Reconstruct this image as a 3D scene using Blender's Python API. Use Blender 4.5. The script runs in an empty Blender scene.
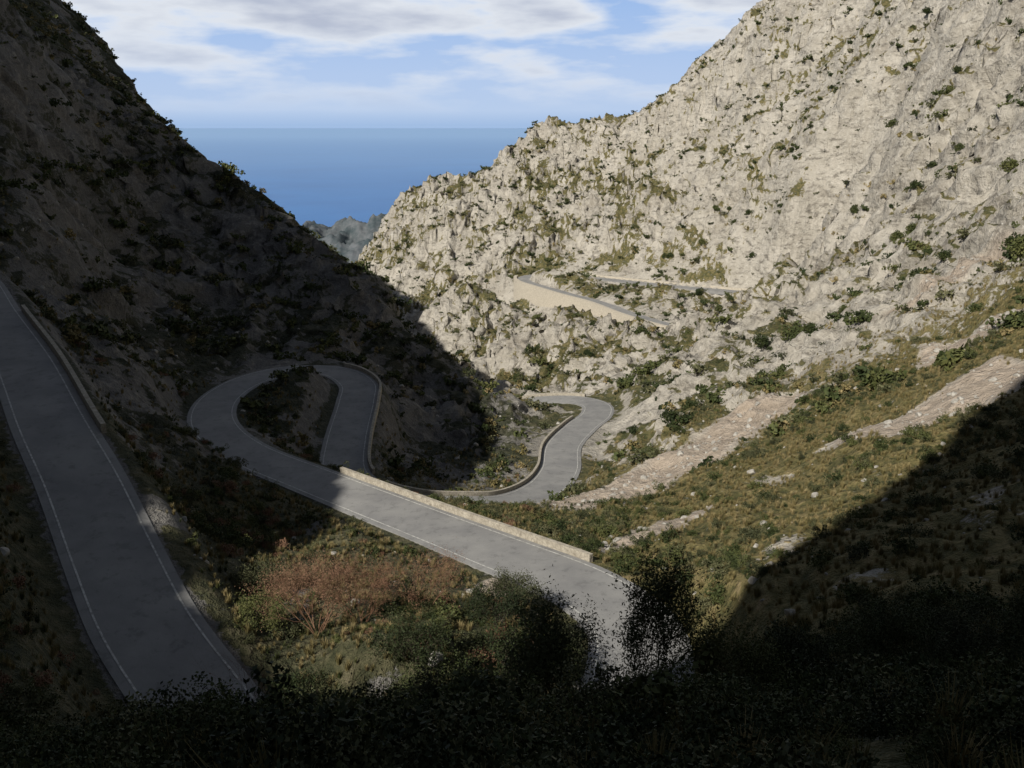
import bpy, math, random, bmesh
import numpy as np
from mathutils import Vector, Matrix
random.seed(4); rng=np.random.default_rng(4)
scn=bpy.context.scene
scn.view_settings.view_transform='Standard'; scn.view_settings.look='None'; scn.view_settings.exposure=0
TE=.8; ELEV=math.atan(TE); PITCH=math.atan(259/887)
# ---------------------------------------------------------------- terrain points from image pixels
SN,CS=math.sin(PITCH),math.cos(PITCH)
def P(a,b,d):   # image pixel plus guessed depth, unprojected through the camera -> world XYZ
    up=(384-b)/887.0
    return ((a-512)/887.0*d,(CS+SN*up)*d,(-SN+CS*up)*d)
S=[(518,424,195),(503,406,200),(455,368,215),(403,317,230),(350,272,245),(300,234,260),(270,217,268),(220,182,280),(180,142,290),(120,78,300),(65,2,310),
(0,230,140),(0,180,155),(0,100,175),(0,10,200),(100,150,230),(60,200,180),(100,250,190),(100,330,150),(60,262,150),(40,60,240),(150,250,220),(200,300,205),(150,350,170),(150,420,110),(130,370,120),(170,380,145),(250,300,215),(300,330,200),(250,345,185),(330,345,190),(400,400,190),(400,440,160),(440,470,152),(450,418,185),(380,380,178),(470,438,180),(400,460,150),(290,420,136),(490,462,160),
(430,580,72),(300,560,75),(200,520,80),(180,470,92),(300,620,60),(450,650,52),(400,700,46),(520,640,54),(480,600,66),(330,680,49),(0,560,46),(40,640,42),(0,700,36),(100,740,38),(0,480,58),
(600,520,105),(640,480,130),(600,460,160),(700,500,105),(620,440,165),(700,430,150),(760,420,140),(800,480,95),(870,450,92),(940,435,88),(1024,390,92),(950,350,130),(1024,320,118),(900,330,155),(800,370,172),(730,385,185),(680,400,182),(730,600,60),(700,560,75),(850,600,48),(1000,600,40),(1000,690,30),(1024,500,60),(900,520,66),(780,540,70),(700,680,42),(660,640,54),
(600,440,176),(625,399,200),(690,370,225),(740,343,238),(800,308,250),(870,258,262),(1000,260,160),(1024,200,185),(950,200,230),(1024,100,225),(1024,10,270),(950,100,275),(960,10,320),(880,180,280),(850,322,215),
(480,385,300),(520,370,300),(600,375,270),(600,358,300),(560,335,345),(470,300,430),(430,335,420),(420,275,520),(450,230,545),(500,205,560),(600,200,530),(560,250,490),(700,250,430),(650,200,480),(700,150,500),(780,220,380),(780,150,430),(850,120,380),(780,80,460),(850,50,430),(890,30,400),(620,250,460),(650,352,315),(780,270,370),(830,240,330),
(370,254,600),(400,214,610),(440,189,600),(490,181,590),(540,134,600),(580,137,590),(620,132,570),(660,111,560),(690,82,540),(720,60,520),(760,22,500),(785,2,485)]
C=[P(*a) for a in S]
C+=[(35,-111,80),(5,-85,80),(-25,-58,80),(-52,-34,80),(-67,-21,18),(-77,-12,20),(-91,0,24),(-86,23,23),(-90,53,21),(-98,79,33),(-123,108,48),(-167,200,69),(-214,268,92),  # unseen ridge points added to block the sun
(0,0,-1.8),(0,-6,0),(12,-10,2),(-12,-8,1),(0,8,-8),(10,9,-8),(-12,11,-11),(-25,20,-16),(-36,38,-20),(25,12,-11),(42,10,-8),(60,40,-15),(100,60,0),
(-7,21,-17.5),(2,21.5,-17.3),(10,23,-17.6),(20,26,-18.2),(32,30,-19),(-14,24,-20.5),
(-45,10,-14),(-55,35,-15),(90,110,-12),(150,200,50),(200,280,90),(220,380,110),(260,460,130),(200,520,95),(150,650,20),(60,690,-60),(0,690,-110),(-60,700,-130),(-120,680,-160),
(-140,540,-150),(-130,420,-140),(-90,330,-110),(-40,285,-98),(-25,330,-102),(5,262,-85),(-200,600,-170),(-150,380,-25),(-220,420,10),(-300,400,60),(-300,250,120),(-250,150,125),(-400,300,140),(-400,1000,-320),(0,1000,-320),(400,1000,-200),(500,700,60),(-400,700,-300),(400,300,200),(300,100,90),(200,0,60),(200,-120,90),(-150,-120,110),(-300,0,150),
(42,408,-76),(62,388,-76),(85,368,-75),(62,355,-76),(105,345,-75),(88,330,-75)]
# ---------------------------------------------------------------- roads (control points, world metres)
R_left=[(-130,150,-15.5),(-104,143,-17.6),(-84,131,-19.3),(-74,121,-20.5),(-62,104,-21.6),(-49,86,-22.8),(-38.5,70.3,-23.9),(-32,61.3,-25.4),(-26,52.6,-27.3),(-21.9,46.9,-28.6),(-17.9,42.6,-30),(-14.3,39,-31),(-9.5,35.8,-31.8),(-3.5,34.6,-32.4),(2.5,37.5,-33),(6.3,43,-33.5),(8.2,49.5,-34),(8.6,56,-34.3),(5.5,62.8,-34.9),(-2,72,-36.3),(-11.6,84.2,-38.5),(-23,96,-39.7),(-35,108,-40.5),(-43,121,-41.3),(-46.7,134.6,-42),(-46,148,-42.7),(-41,157,-43.3),(-33,159,-44),(-27.8,153,-44.6),(-26.4,144,-45),(-25.4,128,-46.5),(-23.8,118,-47.6),(-19.5,113.2,-48.6),(-13,113,-50),(-6,116,-51.7),(0,120,-53),(5,128,-54.3),(8,139,-55.5),(9.5,154.5,-57),(14,170,-58.6),(18,181,-59.8),(19,191,-60.8),(15,199,-62),(7,202,-63),(-1,203,-64.5),(-14,212,-67),(-22,228,-70),(-22,250,-74)]
R_far=[(112,300,-72),(90,308,-72.5),(66,322,-73),(50,350,-73.8),(38,380,-74.2),(26,404,-75),(16,426,-75.7),(7.5,443,-75.8),(6.5,454,-75.4),(14,459,-74.9),(26,454,-74),(45,435,-73),(66,415,-72),(88,399,-71.5),(110,385,-71),(130,372,-69)]
for i,(h1,h2_) in enumerate([(3,4),(3.5,5),(6,9),(9,12),(11,15),(12,17)]):     # ground below the far retaining wall
    a=Vector(R_far[i+2]);b=Vector(R_far[i+3]);t=(b-a).normalized();nrm=Vector((-t.y,t.x,0))
    C.append(tuple(a+nrm*6.5+Vector((0,0,-h1))));C.append(tuple(a+nrm*15+Vector((0,0,-h2_))))
C.append((-1,452,-87));C.append((-10,455,-92))
def catmull(pts,step=0.8):
    p=[Vector(q) for q in pts]; p=[2*p[0]-p[1]]+p+[2*p[-1]-p[-2]]; out=[]
    for i in range(1,len(p)-2):
        a,b,c,d=p[i-1],p[i],p[i+1],p[i+2]; n=max(2,int((c-b).length/step))
        for k in range(n):
            t=k/n
            out.append(0.5*((2*b)+(c-a)*t+(2*a-5*b+4*c-d)*t*t+(3*b-a-3*c+d)*t**3))
    out.append(p[-2]); return out
roads={'left':catmull(R_left),'far':catmull(R_far)}
C=list(R_left)+list(R_far)+C
C=np.array(C,float)
# ---------------------------------------------------------------- noise
def h2(ix,iy,seed):
    n=(ix.astype(np.int64)*374761393+iy.astype(np.int64)*668265263+seed*1442695041)&0xffffffff
    n=((n^(n>>13))*1274126177)&0xffffffff
    return ((n^(n>>16))&0xffff)/65535.0*2*np.pi
def perlin(x,y,seed=0):
    xi=np.floor(x);yi=np.floor(y);fx=x-xi;fy=y-yi
    u=fx*fx*fx*(fx*(fx*6-15)+10);v=fy*fy*fy*(fy*(fy*6-15)+10)
    def g(a,b):
        h=h2(xi+a,yi+b,seed);return np.cos(h)*(fx-a)+np.sin(h)*(fy-b)
    return 1.5*((g(0,0)*(1-u)+g(1,0)*u)*(1-v)+(g(0,1)*(1-u)+g(1,1)*u)*v)
def fbm(x,y,o,seed,ridge=False,gain=.5):
    r=0;a=1;f=1
    for i in range(o):
        n=perlin(x*f,y*f,seed+i*17)
        if ridge: n=1-2*np.abs(n)
        r=r+a*n;a*=gain;f*=2.03
    return r
def sstep(a,b,x):
    t=np.clip((x-a)/(b-a),0,1);return t*t*(3-2*t)
# ---------------------------------------------------------------- interpolation
keep=[]
for i in range(len(C)):
    if all((C[i,0]-C[j,0])**2+(C[i,1]-C[j,1])**2>9 for j in keep): keep.append(i)
C=C[keep]
SC=6.0
def kern(d2): return -np.sqrt(d2+SC*SC)
n=len(C)
K=kern(((C[:,None,:2]-C[None,:,:2])**2).sum(-1))+np.eye(n)*0.25
M=np.zeros((n+3,n+3));M[:n,:n]=K;M[:n,n]=1;M[:n,n+1:]=C[:,:2];M[n,:n]=1;M[n+1:,:n]=C[:,:2].T
W=np.linalg.solve(M,np.concatenate([C[:,2],[0,0,0]]))
def base(x,y):
    out=np.empty(x.size);xf=x.ravel();yf=y.ravel()
    for i in range(0,xf.size,20000):
        xx=xf[i:i+20000];yy=yf[i:i+20000]
        d2=(xx[:,None]-C[None,:,0])**2+(yy[:,None]-C[None,:,1])**2
        out[i:i+20000]=kern(d2)@W[:n]+W[n]+W[n+1]*xx+W[n+2]*yy
    return out.reshape(x.shape)
def axis(segs,start):
    v=[start]
    while v[-1]<segs[-1][0]:
        for e,fn in segs:
            if v[-1]<e: v.append(v[-1]+fn(v[-1]));break
    return np.array(v)
xs=axis([(-60,lambda x:max(.6,abs(x)*.009)),(70,lambda x:.6),(300,lambda x:max(.6,x*.0065)),(520,lambda x:x*.012)],-430)
ys=axis([(20,lambda y:max(.7,abs(y)*.03 if y<0 else .7)),(100,lambda y:.6),(640,lambda y:y*.0052),(1060,lambda y:8)],-150)
X,Y=np.meshgrid(xs,ys)
Z=base(X,Y)
D=np.full(X.shape,1e6);RZ=np.zeros(X.shape);RI=np.zeros(X.shape)
for ri,pl in enumerate(roads.values()):
    for q in pl:
        R=22 if ri==0 else 34
        i0,i1=np.searchsorted(xs,[q.x-R,q.x+R]);j0,j1=np.searchsorted(ys,[q.y-R,q.y+R])
        if i1<=i0 or j1<=j0: continue
        d=np.hypot(X[j0:j1,i0:i1]-q.x,Y[j0:j1,i0:i1]-q.y)
        m=d<D[j0:j1,i0:i1]
        D[j0:j1,i0:i1][m]=d[m];RZ[j0:j1,i0:i1][m]=q.z;RI[j0:j1,i0:i1][m]=ri
nr=22*(1-sstep(65,85,Y))
soft=(1-sstep(105,150,Y-0.15*X))*sstep(0,16,X+38+nr)
soft=np.clip(soft,0,1)
rock=1-0.8*soft
rm=np.where(RI>0,sstep(5,32,D),sstep(4.5,20,D))
dist=np.hypot(X,Y)
wx=X+6*fbm(X/45,Y/45,3,90);wy=Y+6*fbm(X/45+9,Y/45,3,91)
big=fbm(wx/60,wy/60,3,1,True)*0.5
mid=fbm(wx/19,wy/19,4,5,True,.55)
mid2=fbm(wx/9,wy/13,3,8,True,.55)
farf=sstep(170,300,dist)
Z1=Z+rm*rock*((3.0+4.5*farf)*big*sstep(60,200,dist)+(1.9+1.9*farf)*(mid-.3)+(.4+1.1*farf)*(mid2-.3))
def terr(z,h,k):
    q=z/h;fq=np.floor(q);r=q-fq
    return (fq+sstep(.5-k,.5+k,r))*h
tilt=Z1+.35*X+.15*Y+6*fbm(X/35,Y/35,3,33)
j=1.3*fbm(X/9,Y/9,2,12)
t1=terr(tilt,7.5,.3)-tilt; t2=terr(tilt+j,2.6,.32)-(tilt+j)
tm=sstep(-.4,.5,fbm(X/30,Y/30,3,77))
Z2=Z1+rm*rock*(.75*t1*tm+.35*t2*(1-tm*.5))
small=fbm(X/5,Y/5,4,50,True,.6)
Z2+=sstep(3.6,9,D)*(.12+.6*rock)*small*.95
Z2+=sstep(3.6,9,D)*soft*.7*fbm(X/8,Y/8,3,71)
# unseen hills on the sun side, heights shaped to cast the wanted shadow edges
WW=.75*X-.66*Y;SS=.66*X+.75*Y
Hd=np.interp(WW,[-520,-400,-338,-309,-280,-258,-219,-199,-170,-148,-126,-103,-93,-85,-80,-75,-70,-64,-60,-54,-47,-41,-36,-29,-24,-21,-17,0,100,400],
                [190,185,160,136,120,108,97,88,78,64,52,33,23,14,9,5.5,3,1,-2.5,-5.8,-8.8,-11,-12.5,-13,8,48,68,75,85,90])
S0=np.interp(WW,[-338,-258,-164,-126,-103,-80,-38,-28,200],[60,40,5,-10,-25,-45,-50,-60,-60])
ridge=Hd-SS*TE-np.abs(SS-S0)*np.where(WW>-30,1.7,1.1)+1.3*fbm(X/6,Y/6,3,810)
outf=np.maximum(sstep(.60,.66,-X/np.maximum(Y,1)),(Y<12)*1.0)
outf=np.maximum(outf,((WW<-30)&(WW>-85)&(SS<12))*1.0)
cap=Hd-SS*TE-2*(1-outf)
capm=((outf>0)|((WW<-180)&(SS<168)&(X<0)))*1.0
Z3=np.where((capm>0)&(Z2>cap),cap+(Z2-cap)*.06,Z2)
Z3=np.where((np.abs(SS-S0)<45)&(np.hypot(X,Y)>18)&(outf>.5),np.maximum(Z3,ridge),Z3)
Z2=Z3
kk=np.where(RI>0,sstep(3.1,4.6,D),sstep(3.6,8,D))
ZF=np.where(D<1e5,(RZ-.14)*(1-kk)+Z2*kk,Z2)
am=rm*rock*np.clip(dist/200,.3,1.3)
XF=X+am*1.7*fbm(X/7,Y/7+Z2/6,3,200);YF=Y+am*1.7*fbm(X/7+50,Y/7+Z2/6,3,201)
gx=np.gradient(ZF,axis=1)/np.gradient(X,axis=1);gy=np.gradient(ZF,axis=0)/np.gradient(Y,axis=0)
slope=np.hypot(gx,gy)
sl=slope-.45*farf
veg=(1-sstep(.6,1.3,sl))*sstep(-.45,.3,fbm(X/26,Y/26,4,300)+.5*fbm(X/5,Y/5,3,301))
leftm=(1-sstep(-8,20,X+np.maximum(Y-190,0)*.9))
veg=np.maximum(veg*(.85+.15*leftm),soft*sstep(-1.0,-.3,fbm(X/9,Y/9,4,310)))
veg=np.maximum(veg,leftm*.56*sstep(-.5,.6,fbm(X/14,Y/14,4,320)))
veg*=sstep(2.9,3.8,D)
scree=np.zeros(X.shape)
def streak(p,q,w):
    p=np.array(p[:2]);q=np.array(q[:2]);L=np.linalg.norm(q-p);t=((X-p[0])*(q[0]-p[0])+(Y-p[1])*(q[1]-p[1]))/L/L
    d=np.abs((X-p[0])*(q[1]-p[1])-(Y-p[1])*(q[0]-p[0]))/L+1.3*fbm(X/7,Y/7,3,400)
    return (1-sstep(w*.6,w,d))*sstep(-.05,.05,t)*(1-sstep(.9,1.05,t))
for a,b,w in [((560,540,116),(790,410,145),7.5),((860,450,96),(1030,385,100),7),((920,366,128),(1040,322,120),8),((870,338,158),(1010,262,160),7),((480,600,67),(520,575,74),1.3),((700,520,98),(600,590,80),2.2)]:
    scree=np.maximum(scree,streak(P(*a),P(*b),w))
scree*=sstep(3,4.5,D)
veg*=1-scree
ny,nx=X.shape
co=np.stack([XF,YF,ZF],-1).reshape(-1,3).astype(np.float32)
idx=np.arange(ny*nx).reshape(ny,nx)
quads=np.stack([idx[:-1,:-1],idx[:-1,1:],idx[1:,1:],idx[1:,:-1]],-1).reshape(-1,4)
def mesh_np(name,co,quads,mat,smooth=True,link=True):
    me=bpy.data.meshes.new(name);me.vertices.add(len(co));me.vertices.foreach_set('co',np.asarray(co,np.float32).ravel())
    k=quads.shape[1]
    me.loops.add(quads.size);me.loops.foreach_set('vertex_index',quads.astype(np.int32).ravel())
    me.polygons.add(len(quads));me.polygons.foreach_set('loop_start',np.arange(0,quads.size,k,dtype=np.int32));me.polygons.foreach_set('loop_total',np.full(len(quads),k,np.int32))
    me.polygons.foreach_set('use_smooth',np.full(len(quads),smooth))
    me.update(calc_edges=True)
    ob=bpy.data.objects.new(name,me)
    if link: scn.collection.objects.link(ob)
    if mat: me.materials.append(mat)
    return ob
def gz(x,y):
    i=int(np.clip(np.searchsorted(xs,x)-1,0,nx-2));j=int(np.clip(np.searchsorted(ys,y)-1,0,ny-2))
    a=(x-xs[i])/(xs[i+1]-xs[i]);b=(y-ys[j])/(ys[j+1]-ys[j])
    return float((ZF[j,i]*(1-a)+ZF[j,i+1]*a)*(1-b)+(ZF[j+1,i]*(1-a)+ZF[j+1,i+1]*a)*b)
# ---------------------------------------------------------------- material helpers
def newmat(name,rough=.9):
    m=bpy.data.materials.new(name);m.use_nodes=True;nt=m.node_tree;b=nt.nodes['Principled BSDF'];b.inputs['Roughness'].default_value=rough
    b.inputs['Specular IOR Level'].default_value=.2
    return m,nt,b
def N(nt,t,**k):
    n=nt.nodes.new(t)
    for a,v in k.items(): setattr(n,a,v)
    return n
def noise(nt,scale,detail=6,rough=.6,stretch=None):
    tc=N(nt,'ShaderNodeTexCoord');n=N(nt,'ShaderNodeTexNoise');n.inputs['Scale'].default_value=scale;n.inputs['Detail'].default_value=detail;n.inputs['Roughness'].default_value=rough
    src=tc.outputs['Object']
    if stretch:
        mp=N(nt,'ShaderNodeMapping');mp.inputs['Scale'].default_value=stretch;nt.links.new(src,mp.inputs[0]);src=mp.outputs[0]
    nt.links.new(src,n.inputs['Vector']);return n.outputs['Fac']
def ramp(nt,fac,stops):
    r=N(nt,'ShaderNodeValToRGB');e=r.color_ramp.elements
    while len(e)<len(stops): e.new(.5)
    for i,(p,c) in enumerate(stops): e[i].position=p;e[i].color=(c,c,c,1) if isinstance(c,float) else (*c,1)
    nt.links.new(fac,r.inputs[0]);return r.outputs[0]
def mix(nt,f,a,b,mode='MIX'):
    m=N(nt,'ShaderNodeMix',data_type='RGBA',blend_type=mode)
    for s,v in ((m.inputs[0],f),(m.inputs[6],a),(m.inputs[7],b)):
        if isinstance(v,(int,float)): s.default_value=v
        elif isinstance(v,tuple): s.default_value=(*v,1)
        else: nt.links.new(v,s)
    return m.outputs[2]
def math_(nt,op,a,b=0,clamp=False):
    m=N(nt,'ShaderNodeMath',operation=op,use_clamp=clamp)
    for s,v in ((m.inputs[0],a),(m.inputs[1],b)):
        if isinstance(v,(int,float)): s.default_value=v
        else: nt.links.new(v,s)
    return m.outputs[0]
def bump(nt,b,h,dist,strength=1):
    n=N(nt,'ShaderNodeBump');n.inputs['Distance'].default_value=dist;n.inputs['Strength'].default_value=strength;nt.links.new(h,n.inputs['Height']);nt.links.new(n.outputs[0],b.inputs['Normal'])
gm,nt,b=newmat('mountain_ground')
att=N(nt,'ShaderNodeVertexColor',layer_name='cover');sep=N(nt,'ShaderNodeSeparateColor');nt.links.new(att.outputs[0],sep.inputs[0])
n1=noise(nt,.06,5,.65);n2=noise(nt,.6,5,.72);n3=noise(nt,.22,4,.75,stretch=(1,1,2.5))
rockc=ramp(nt,n1,[(.3,(.33,.30,.255)),(.5,(.44,.41,.355)),(.7,(.54,.505,.445))])
rockc=mix(nt,ramp(nt,n3,[(.37,.9),(.5,0.0)]),rockc,(.19,.175,.15))
rockc=mix(nt,math_(nt,'MULTIPLY',sep.outputs[2],.76),rockc,(.10,.10,.102))  # shade of the left mountain painted in as darker rock
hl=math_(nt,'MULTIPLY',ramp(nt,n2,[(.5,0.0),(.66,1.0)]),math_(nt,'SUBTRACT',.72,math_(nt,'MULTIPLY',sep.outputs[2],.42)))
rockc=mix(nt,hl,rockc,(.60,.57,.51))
vegc=ramp(nt,n2,[(.3,(.022,.032,.013)),(.45,(.06,.066,.027)),(.58,(.14,.128,.058)),(.72,(.25,.205,.115))])
vegg=ramp(nt,n2,[(.3,(.05,.055,.02)),(.45,(.12,.11,.045)),(.58,(.23,.19,.085)),(.72,(.36,.28,.16))])
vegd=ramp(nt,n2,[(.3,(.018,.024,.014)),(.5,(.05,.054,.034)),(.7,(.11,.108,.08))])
vegc=mix(nt,math_(nt,'MULTIPLY',att.outputs[1],.85),vegc,vegg)
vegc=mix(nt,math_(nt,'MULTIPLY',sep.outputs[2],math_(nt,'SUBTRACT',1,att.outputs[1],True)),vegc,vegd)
vegf=math_(nt,'ADD',math_(nt,'SUBTRACT',sep.outputs[0],sep.outputs[1]),math_(nt,'MULTIPLY',math_(nt,'SUBTRACT',n2,.5),2.4))
vegf=ramp(nt,vegf,[(.42,0.0),(.6,1.0)])
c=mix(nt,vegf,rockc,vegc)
scc=ramp(nt,n2,[(.3,(.34,.28,.22)),(.7,(.52,.44,.36))])
c=mix(nt,math_(nt,'MULTIPLY',sep.outputs[1],.95),c,scc)
nt.links.new(c,b.inputs['Base Color'])
bump(nt,b,n2,1.5,1)
gold=soft*sstep(2,22,X+.2*Y-8)+.5*farf*(1-leftm)+.35*soft
ground=mesh_np('mountain_terrain',co,quads,gm)
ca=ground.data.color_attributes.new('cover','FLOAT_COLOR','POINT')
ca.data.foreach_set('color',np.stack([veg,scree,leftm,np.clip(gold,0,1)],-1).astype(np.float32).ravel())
am_,nt,b=newmat('asphalt',.8)
a1=noise(nt,.25,5,.6);a2=noise(nt,25,3,.7);a3=noise(nt,.9,5,.75,stretch=(1,1,1))
c=ramp(nt,a1,[(.35,(.20,.20,.202)),(.65,(.29,.288,.28))]);c=mix(nt,.25,c,ramp(nt,a2,[(.3,(.08,.08,.08)),(.7,(.4,.4,.39))]))
c=mix(nt,math_(nt,'MULTIPLY',ramp(nt,a3,[(.54,0.0),(.62,1.0)]),.4),c,(.12,.12,.12))
nt.links.new(c,b.inputs['Base Color'])
wm,nt,b=newmat('white_road_paint',.7)
c=ramp(nt,noise(nt,3,4,.7),[(.38,(.28,.28,.27)),(.6,(.6,.6,.57))]);nt.links.new(c,b.inputs['Base Color'])
def stonemat(name,lo,hi):
    sm,nt,b=newmat(name,.9)
    s1=noise(nt,1.6,5,.7);br=N(nt,'ShaderNodeTexVoronoi',feature='DISTANCE_TO_EDGE');br.inputs['Scale'].default_value=2.2
    tcn=N(nt,'ShaderNodeTexCoord');nt.links.new(tcn.outputs['Object'],br.inputs['Vector'])
    c=ramp(nt,s1,[(.3,lo),(.7,hi)]);c=mix(nt,ramp(nt,br.outputs['Distance'],[(.0,.6),(.07,0.0)]),c,(.16,.14,.12));nt.links.new(c,b.inputs['Base Color']);bump(nt,b,s1,.15,.8);return sm
sm=stonemat('parapet_stone',(.28,.25,.2),(.52,.48,.40));sm2=stonemat('retaining_wall_stone',(.42,.38,.31),(.6,.55,.46))
def normals(pl):
    out=[]
    for i in range(len(pl)):
        a=pl[max(0,i-2)];c=pl[min(len(pl)-1,i+2)];t=(c-a);t.z=0;t.normalize();out.append(Vector((t.y,-t.x,0)))
    return out
def hw(p): return 3.1 if not (p.x<-5 and p.y<max(0,-p.x*1.0+45) and p.z>-32.5) and not (p.x<-60) else 2.65
def ribbon(name,pl,prof,mat,i0=0,i1=None,cap=False):
    nn=normals(pl);i1=i1 or len(pl);m=len(prof)
    H=np.array([hw(q) for q in pl]);H=np.convolve(np.pad(H,10,'edge'),np.ones(21)/21,'valid')
    v=[tuple(pl[i]+nn[i]*(s*H[i]+o)+Vector((0,0,z))) for i in range(i0,i1) for s,o,z in prof]
    q=[(a*m+j,a*m+j+1,(a+1)*m+j+1,(a+1)*m+j) for a in range(i1-i0-1) for j in range(m-1)]
    if cap: e=(i1-i0-1)*m;q+=[(0,3,2,1),(e,e+1,e+2,e+3)]
    return mesh_np(name,np.array(v),np.array(q),mat,False)
def near_idx(pl,pt): return min(range(len(pl)),key=lambda i:(pl[i]-Vector(pt)).length)
for nm,pl in roads.items():
    r=ribbon('mountain_road',pl,[(-1,-.5,-1.3),(-1,-.4,-.03),(-1,0,0),(0,0,.05),(1,0,0),(1,.4,-.03),(1,.5,-1.3)],am_)
    for s in (-1,1):
        l=ribbon('edge_line',pl,[(s,-s*.22-.06,.03),(s,-s*.22+.06,.03)],wm);l.parent=r
L=roads['left'];F=roads['far']
def wall(pl,p0,p1,side,h=.55,down=.3,th=.4,name='stone_parapet_wall',mat=None):
    i0,i1=sorted((near_idx(pl,p0),near_idx(pl,p1)));o=side*.45;e=o+side*th
    pr=[(side,o,-down),(side,o,h),(side,e,h),(side,e,-down)]
    if side<0: pr=pr[::-1]
    return ribbon(name,pl,pr,mat or sm,i0,i1+1,True)
wall(L,(4,65,-34.8),(-23,96,-39.7),1,.6,2)
wall(L,(-62,104,-21.8),(-36,67,-24),-1,.7,3)
wall(L,(-33,159,-44),(-23.4,116,-47.6),-1,.7,6)
wall(L,(-19,113,-48.6),(8,139,-55.5),-1,.6,2)
wall(L,(8,139,-55.5),(16,176,-58.6),-1,.6,2)
wall(L,(15,199,-62),(-1,203,-64.5),1,.6,2)
wall(F,(66,322,-73),(6.5,454,-75.4),-1,.9,14,1.6,'stone_retaining_wall',sm2)
wall(F,(14,459,-75.4),(110,385,-71),-1,1.0,2,.6,mat=sm2)
se,nt,b=newmat('sea_water',.4);b.inputs['Specular IOR Level'].default_value=.35
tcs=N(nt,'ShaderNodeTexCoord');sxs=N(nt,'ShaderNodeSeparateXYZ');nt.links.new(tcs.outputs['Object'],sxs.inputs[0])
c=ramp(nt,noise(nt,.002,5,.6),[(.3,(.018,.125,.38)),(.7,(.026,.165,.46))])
haze=ramp(nt,math_(nt,'DIVIDE',sxs.outputs[1],60000),[(.04,0.0),(.13,.5),(.4,1.0)])
c=mix(nt,haze,c,(.20,.37,.64));nt.links.new(c,b.inputs['Base Color']);bump(nt,b,noise(nt,.05,4,.6),3,.4)  # distance haze painted into the water colour toward the horizon
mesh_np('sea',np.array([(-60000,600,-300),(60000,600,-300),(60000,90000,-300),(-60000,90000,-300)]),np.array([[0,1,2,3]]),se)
hx,hy=np.meshgrid(np.linspace(-1000,150,300),np.linspace(1250,2400,240))
hz=-330+88*np.exp(-(((hx+390)/270)**4+((hy-1900)/220)**2))+35*np.exp(-(((hx+210)/110)**2+((hy-1500)/130)**2))+35*np.exp(-(((hx+170)/160)**2+((hy-1900)/200)**2))
hz+=np.clip((hz+320)/80,0,1)*24*fbm(hx/120,hy/120,6,600,True,.55)
ii=np.arange(hx.size).reshape(hx.shape);hq=np.stack([ii[:-1,:-1],ii[:-1,1:],ii[1:,1:],ii[1:,:-1]],-1).reshape(-1,4)
hm,nt,b=newmat('headland_rock');c=ramp(nt,noise(nt,.03,8,.7),[(.4,(.05,.068,.075)),(.62,(.13,.14,.15))]);nt.links.new(c,b.inputs['Base Color'])
mesh_np('distant_hills',np.stack([hx,hy,hz],-1).reshape(-1,3),hq,hm)
# ---------------------------------------------------------------- vegetation
def leafmat(name,stops,sc=1.3):
    m,nt,b=newmat(name,.7);oi=N(nt,'ShaderNodeObjectInfo')
    v=math_(nt,'ADD',math_(nt,'MULTIPLY',noise(nt,sc,3,.6),.7),math_(nt,'MULTIPLY',oi.outputs['Random'],.3))
    nt.links.new(ramp(nt,v,stops),b.inputs['Base Color']);return m
m_green=leafmat('scrub_leaves',[(.3,(.022,.034,.013)),(.5,(.055,.07,.024)),(.75,(.13,.135,.048))])
m_olive=leafmat('olive_leaves',[(.3,(.035,.042,.022)),(.55,(.085,.09,.042)),(.75,(.16,.155,.085))])
m_brown=leafmat('dry_twigs',[(.3,(.10,.055,.032)),(.5,(.18,.10,.062)),(.75,(.28,.17,.11))])
m_grass=leafmat('dry_grass',[(.3,(.10,.092,.035)),(.5,(.22,.18,.08)),(.75,(.38,.30,.16))])
m_dark=leafmat('dark_leaves',[(.3,(.014,.022,.009)),(.5,(.035,.047,.018)),(.75,(.075,.085,.035))])
m_bark,nt,b=newmat('bark');c=ramp(nt,noise(nt,6,4,.7),[(.3,(.05,.04,.03)),(.7,(.15,.12,.095))]);nt.links.new(c,b.inputs['Base Color'])
def leafquads(cent,size,rng,flat=.0,asp=.5):
    n=len(cent);a=rng.normal(size=(n,3));a/=np.linalg.norm(a,axis=1)[:,None]
    t=rng.normal(size=(n,3));bb=np.cross(a,t);bb/=np.linalg.norm(bb,axis=1)[:,None]
    s=size*rng.uniform(.6,1.3,(n,1));a=a*s;bb=bb*s*asp
    return np.stack([cent-a,cent+bb,cent+a,cent-bb],1).reshape(-1,3)
def proto_scrub(name,mat,n,size,seed,lob=9):
    r=np.random.default_rng(seed)
    L=r.normal(size=(lob,3))*np.array([.45,.45,.22])+np.array([0,0,.42]);R=r.uniform(.22,.42,lob)
    k=r.integers(0,lob,n);d=r.normal(size=(n,3));d/=np.linalg.norm(d,axis=1)[:,None]
    c=L[k]+d*(R[k]*r.uniform(.55,1.05,n))[:,None];c[:,2]=np.abs(c[:,2])
    v=leafquads(c,size,r,asp=.6);q=np.arange(len(v)).reshape(-1,4)
    return mesh_np(name,v,q,mat,False)
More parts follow.
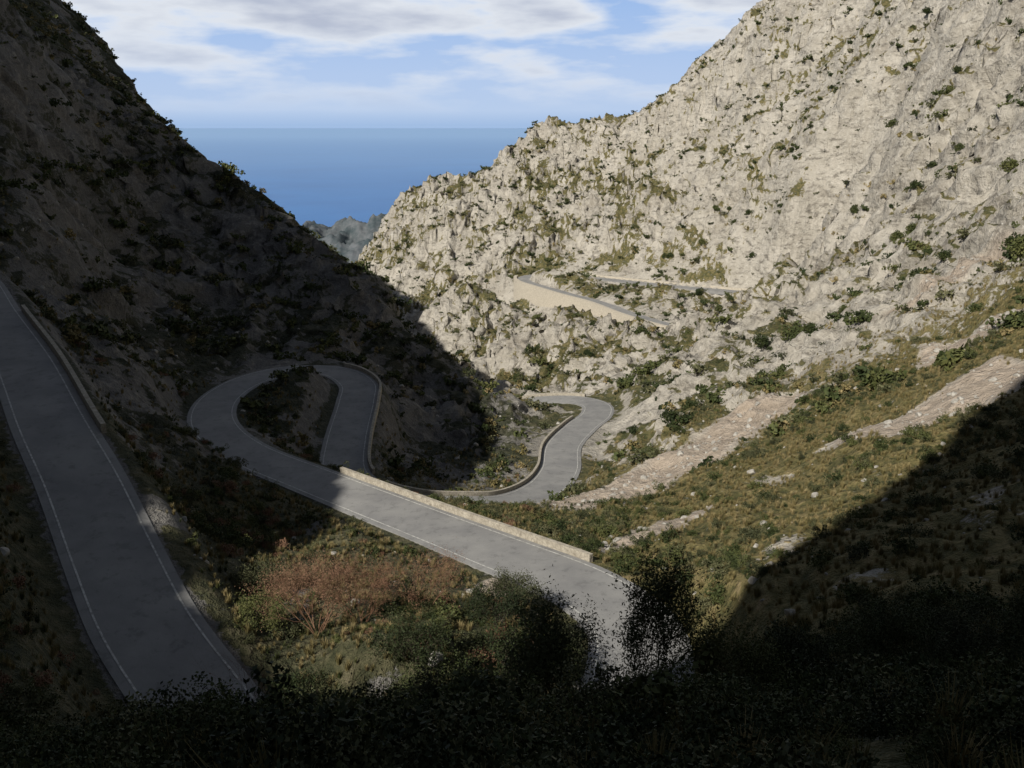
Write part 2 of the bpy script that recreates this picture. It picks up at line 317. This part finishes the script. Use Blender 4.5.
def proto_grass(name,mat,n,seed):
    r=np.random.default_rng(seed);v=[]
    for i in range(n):
        a=r.uniform(0,6.28);o=r.uniform(0,.25);x,y=o*math.cos(a),o*math.sin(a);h=r.uniform(.35,1);l=r.uniform(.1,.55);w=.02
        dx,dy=math.cos(a)*l*h,math.sin(a)*l*h;px,py=-math.sin(a)*w,math.cos(a)*w
        v+=[(x-px,y-py,-.1),(x+px,y+py,-.1),(x+dx*.4+px*.7,y+dy*.4+py*.7,h*.6),(x+dx*.4-px*.7,y+dy*.4-py*.7,h*.6),
            (x+dx*.4-px*.7,y+dy*.4-py*.7,h*.6),(x+dx*.4+px*.7,y+dy*.4+py*.7,h*.6),(x+dx+px*.1,y+dy+py*.1,h),(x+dx-px*.1,y+dy-py*.1,h)]
    v=np.array(v);return mesh_np(name,v,np.arange(len(v)).reshape(-1,4),mat,False)
def instancer(name,pts,scales,proto):
    n=len(pts);a=rng.uniform(0,6.28,n);v=np.zeros((n,3,3))
    for k in range(3):
        v[:,k,0]=pts[:,0]+scales*np.cos(a+k*2.0944)*.8774;v[:,k,1]=pts[:,1]+scales*np.sin(a+k*2.0944)*.8774;v[:,k,2]=pts[:,2]
    ob=mesh_np(name,v.reshape(-1,3),np.arange(3*n).reshape(-1,3),None,False)
    ob.instance_type='FACES';ob.use_instance_faces_scale=True;ob.instance_faces_scale=1.0;ob.show_instancer_for_render=False;ob.show_instancer_for_viewport=False
    proto.parent=ob;return ob
CELL=(np.gradient(X,axis=1)*np.gradient(Y,axis=0))
def scatter(count,prob,smin,smax,power=2,sink=.1):
    p=np.nan_to_num(prob*CELL).clip(0,None).ravel();p=p/p.sum()
    k=rng.choice(p.size,size=count,replace=True,p=p)
    s=smin+(smax-smin)*rng.uniform(0,1,count)**power
    pts=np.stack([XF.ravel()[k],YF.ravel()[k],ZF.ravel()[k]],-1).astype(float)
    pts[:,:2]+=rng.uniform(-.25,.25,(count,2))
    pts[:,2]-=s*sink;return pts,s
vis=((X/np.maximum(Y,1)>-.72)&(X/np.maximum(Y,1)<.72)&(Y>12))*1.0
clr=sstep(4.2,5.2,D)
clump=sstep(-.3,.6,fbm(X/18,Y/18,4,500))
p_far=vis*sstep(5,7,D)*(.5+.8*veg)*(clump+.18)*(Y>110)*(Y<640)*(1-scree)*(1+.6*leftm)
for i,(cnt,a,bb,mm) in enumerate([(9500,.4,2.6,m_green),(7000,.4,1.9,m_olive),(4500,.4,1.5,m_grass)]):
    pts,s=scatter(cnt,p_far,a,bb,3.2);instancer('scrub_bushes',pts,s,proto_scrub('scrub_clump',mm,150,.2,20+i))
pts,s=scatter(170,vis*sstep(6,8,D)*(X>20)*(Y>120)*(Y<440)*(.2+veg)*(1-scree),1.3,3.1,1.6,.15)
ex=[(84,146,3.4),(86,150,2.8),(57,178,3.0),(54,184,2.6),(111,235,3.0),(98,225,2.4),(27,140,2.2),(22,134,1.8),(32,150,2.0),(60,172,2.0)]
pts=np.concatenate([pts,np.array([(x,y,gz(x,y)-.3) for x,y,_ in ex])]);s=np.concatenate([s,np.array([q[2] for q in ex])])
instancer('large_shrubs',pts,s,proto_scrub('large_shrub_clump',m_green,1100,.085,91,16))
p_near=vis*clr*(Y<135)*(.12+veg)*(clump+.15)*(1-scree)
for i,(cnt,a,bb,mm,lim) in enumerate([(1300,.3,1.2,m_green,999),(1100,.3,1.0,m_olive,999),(260,.3,.9,m_brown,2)]):
    pts,s=scatter(cnt,p_near*(X<lim),a,bb,1.6);instancer('low_shrubs',pts,s,proto_scrub('shrub_clump',mm,800,.075,40+i,14))
knoll=(np.abs(X)<.72*Y+3)*(Y<34)*(Y>7)*(D>4.5)*(X>-14)
for i,(cnt,mm) in enumerate([(900,m_dark),(700,m_green),(600,m_olive)]):
    pts,s=scatter(cnt,knoll*(.15+sstep(-.3,.3,fbm(X/3,Y/3,2,555))),.35,1.1,1.8,.15);instancer('undergrowth',pts,s,proto_scrub('undergrowth_clump',mm,1600,.045,140+i,16))
pts,s=scatter(1500,knoll*1.0,.4,.9,1.3,.05);instancer('grass_tufts',pts,s,proto_grass('grass_tuft',m_grass,60,13))
pts,s=scatter(14000,vis*clr*(Y<150)*(Y>33)*(.1+soft+.5*veg)*(1-scree),.25,.75,1.3,.05);instancer('grass_tufts',pts,s,proto_grass('grass_tuft',m_grass,60,3))
pts,s=scatter(4000,vis*clr*(Y<110)*(X<14)*(.1+soft+.5*veg),.2,.6,1.3,.05);instancer('grass_tufts',pts,s,proto_grass('grass_tuft',m_green,60,5))
rk,nt,b=newmat('limestone_rock');c=ramp(nt,noise(nt,1.5,6,.7),[(.3,(.2,.19,.17)),(.7,(.48,.46,.42))]);nt.links.new(c,b.inputs['Base Color'])
def proto_rock(name,seed):
    bm=bmesh.new();bmesh.ops.create_icosphere(bm,subdivisions=3,radius=.5);r=np.random.default_rng(seed);pl=[(Vector(r.normal(size=3)).normalized(),r.uniform(.25,.42)) for _ in range(9)]
    for v in bm.verts:
        for nn_,dd in pl:
            t=v.co.dot(nn_)-dd
            if t>0: v.co-=nn_*t
        v.co.z*=.75
    me=bpy.data.meshes.new(name);bm.to_mesh(me);bm.free();me.materials.append(rk);ob=bpy.data.objects.new(name,me);scn.collection.objects.link(ob);return ob
for i in range(2):
    pts,s=scatter(800,vis*clr*(Y<190)*(Y>36)*(.3+3*scree),.2,1.2,3,.05);instancer('boulders',pts,s,proto_rock('boulder',60+i))
# trees
def tree(name,x,y,height,spread,leafm,leafn,leafsize,stems=3,seed=1,up=.5,depth=4,tw=.06,lr=.28,width=None):
    r=random.Random(seed);V=[];Q=[];tips=[]
    def tube(a,b_,r0,r1):
        d=(b_-a).normalized();u=d.orthogonal().normalized();w_=d.cross(u);k=len(V)
        for p,rr in ((a,r0),(b_,r1)):
            for q in range(5):
                t=q*6.2832/5;V.append(p+u*math.cos(t)*rr+w_*math.sin(t)*rr)
        for q in range(5): Q.append((k+q,k+(q+1)%5,k+5+(q+1)%5,k+5+q))
    def grow(p,d,l,rad,lev):
        for sgm in range(3):
            d=(d+Vector((r.uniform(-1,1),r.uniform(-1,1),r.uniform(-.5,.8)))*.22).normalized();e=p+d*l/3;tube(p,e,rad,rad*.85);rad*=.85;p=e
            if lev>=2: tips.append((p,lev))
            if lev<depth and sgm>0:
                for _ in range(2):
                    nd=(d+Vector((r.uniform(-1,1),r.uniform(-1,1),r.uniform(-.35,.6)))*.95).normalized();nd=Vector((nd.x*spread,nd.y*spread,nd.z)).normalized()
                    grow(p,nd,l*r.uniform(.6,.8),rad*.6,lev+1)
    for s in range(stems):
        a=s*6.28/stems+r.uniform(-.5,.5);d=Vector((math.cos(a)*up,math.sin(a)*up,1)).normalized()
        grow(Vector((math.cos(a)*.1,math.sin(a)*.1,-.3)),d,height*.42,tw*height/4,0)
    v=np.array([tuple(q) for q in V]);q=np.array(Q);nb=len(q)
    sc=np.full(3,height/v[:,2].max())
    if width:
        sc[:2]=width/2/np.percentile(np.hypot(v[:,0],v[:,1]),97)
    v*=sc
    if leafn:
        rg=np.random.default_rng(seed);T=np.array([tuple(t[0]) for t in tips])*sc;k=rg.integers(0,len(T),leafn)
        dens=rg.uniform(0,1,len(T));k=k[dens[k]>rg.uniform(0,.75,leafn)]
        c=T[k]+rg.normal(size=(len(k),3))*lr*.6;lv=leafquads(c,leafsize,rg,asp=.4);lq=np.arange(len(lv)).reshape(-1,4)+len(v)
        v=np.concatenate([v,lv]);q=np.concatenate([q,lq])
    ob=mesh_np(name,v,q,m_bark if leafm is not m_brown else m_brown,False);ob.data.materials.append(leafm)
    mi=np.zeros(len(q),np.int32);mi[nb:]=1;ob.data.polygons.foreach_set('material_index',mi)
    ob.location=(x,y,gz(x,y)-.05);ob.rotation_euler[2]=r.uniform(0,6);return ob
tree('olive_tree',4.0,23,-11.4-gz(4.0,23),.75,m_dark,20000,.05,3,21,.25,lr=.24,width=3.1)
tree('holm_oak_shrub',1.15,23.3,-12.6-gz(1.15,23.3),.8,m_dark,22000,.05,4,12,.4,lr=.26,width=3.3)
tree('bare_russet_bush',-12.2,49,6.0,.8,m_brown,16000,.045,9,13,.5,depth=4,tw=.03,lr=.3)
tree('bare_russet_bush',-9.6,50,4.8,.8,m_brown,10000,.045,8,23,.6,depth=4,tw=.03,lr=.3)
tree('bare_russet_bush',-5.6,52,4.6,1.0,m_brown,7000,.045,6,14,.7,tw=.03)
tree('bare_russet_bush',-7.6,27,-16.3-gz(-7.6,27),.9,m_brown,500,.04,5,15,.5,tw=.03)
for i,(x,y,h) in enumerate([(-7.5,39,3.2),(-4,41,3.6),(-2,41,3.0),(-10,41,2.6),(0,45,3.2),(-5.5,43,2.6),(3,50,2.8),(-16,50,2.2),(2,47,2.6),(-18,57,2.2),(-12,42,2.0),(-1,50,2.6),(0,57,2.2)]):
    tree('green_bush',x,y,h,1.3,[m_olive,m_green,m_dark][i%3],10000,.07,6,30+i,.7,depth=3,lr=.38,tw=.05)
for i,(x,y,tv) in enumerate([(-4.6,22,.70),(-2.2,22.5,.655),(6.6,23.5,.60),(9.0,24.5,.62),(12.5,25.5,.585),(15.5,27,.60),(-6.8,23,.73),(18.5,28,.56),(-.6,21,.68),(6,20.5,.70),(22,31,.55),(-3.4,19,.77),(-9.5,25,.74),(2.6,20,.72)]):
    h=max(1.0,-tv*y-gz(x,y)); tree('maquis_shrub',x,y,h,1.0,[m_dark,m_olive,m_green,m_dark][i%4],int(6000+3000*h),.048,6,60+i,.6,depth=3,lr=.3,tw=.05,width=min(3.2,h*1.3))
# ---------------------------------------------------------------- world
w=bpy.data.worlds.new('World');scn.world=w;w.use_nodes=True;nt=w.node_tree;bg=nt.nodes['Background']
sky=N(nt,'ShaderNodeTexSky',sky_type='NISHITA',sun_disc=False);sky.sun_elevation=ELEV;sky.sun_rotation=math.radians(221.3);sky.altitude=600
tc=N(nt,'ShaderNodeTexCoord');sx=N(nt,'ShaderNodeSeparateXYZ');nt.links.new(tc.outputs['Generated'],sx.inputs[0])
az=math_(nt,'ARCTAN2',sx.outputs[0],sx.outputs[1]);el=sx.outputs[2]
hz_=ramp(nt,math_(nt,'MULTIPLY',el,4),[(0.0,(.36,.51,.76)),(.06,(.48,.61,.83)),(.2,(.45,.59,.84)),(.6,(.30,.48,.82)),(1.0,(.16,.3,.62))])
nsk=mix(nt,1.0,sky.outputs[0],(.027,.027,.027),'MULTIPLY')
base_=mix(nt,ramp(nt,el,[(.12,0.0),(.26,1.0)]),hz_,nsk)
cx=N(nt,'ShaderNodeCombineXYZ');nt.links.new(math_(nt,'MULTIPLY',az,5),cx.inputs[0]);nt.links.new(math_(nt,'MULTIPLY',el,20),cx.inputs[1])
cn=N(nt,'ShaderNodeTexNoise');cn.inputs['Scale'].default_value=1.3;cn.inputs['Detail'].default_value=7;cn.inputs['Roughness'].default_value=.5;nt.links.new(cx.outputs[0],cn.inputs['Vector'])
bias=math_(nt,'MULTIPLY',ramp(nt,el,[(.08,0.0),(.105,1.0)]),ramp(nt,math_(nt,'ADD',az,.5),[(.03,0.0),(.12,1.0),(.52,1.0),(.62,0.0)]))
cf=math_(nt,'ADD',math_(nt,'ADD',cn.outputs['Fac'],math_(nt,'MULTIPLY',bias,.15)),.045)
cl=math_(nt,'MULTIPLY',ramp(nt,cf,[(.49,0.0),(.63,1.0)]),ramp(nt,el,[(.01,0.0),(.05,.8),(.1,1.0)]))
cl=math_(nt,'MULTIPLY',cl,ramp(nt,el,[(.2,1.0),(.4,.25)]))
cc=mix(nt,ramp(nt,cf,[(.6,0.0),(.8,1.0)]),(.78,.82,.88),(.47,.52,.64))
nt.links.new(mix(nt,cl,base_,cc),bg.inputs[0]);bg.inputs[1].default_value=1
sd=bpy.data.lights.new('sun','SUN');sd.energy=5;sd.angle=math.radians(.5);sd.color=(1,.94,.84);so=bpy.data.objects.new('sun',sd);scn.collection.objects.link(so)
so.rotation_euler=Vector((.66,.75,-TE)).to_track_quat('-Z','Y').to_euler()
cd=bpy.data.cameras.new('camera');cam=bpy.data.objects.new('camera',cd);scn.collection.objects.link(cam);scn.camera=cam
cd.sensor_width=36;cd.lens=887/1024*36;cd.clip_end=200000;cam.rotation_euler=(math.pi/2-PITCH,0,0)
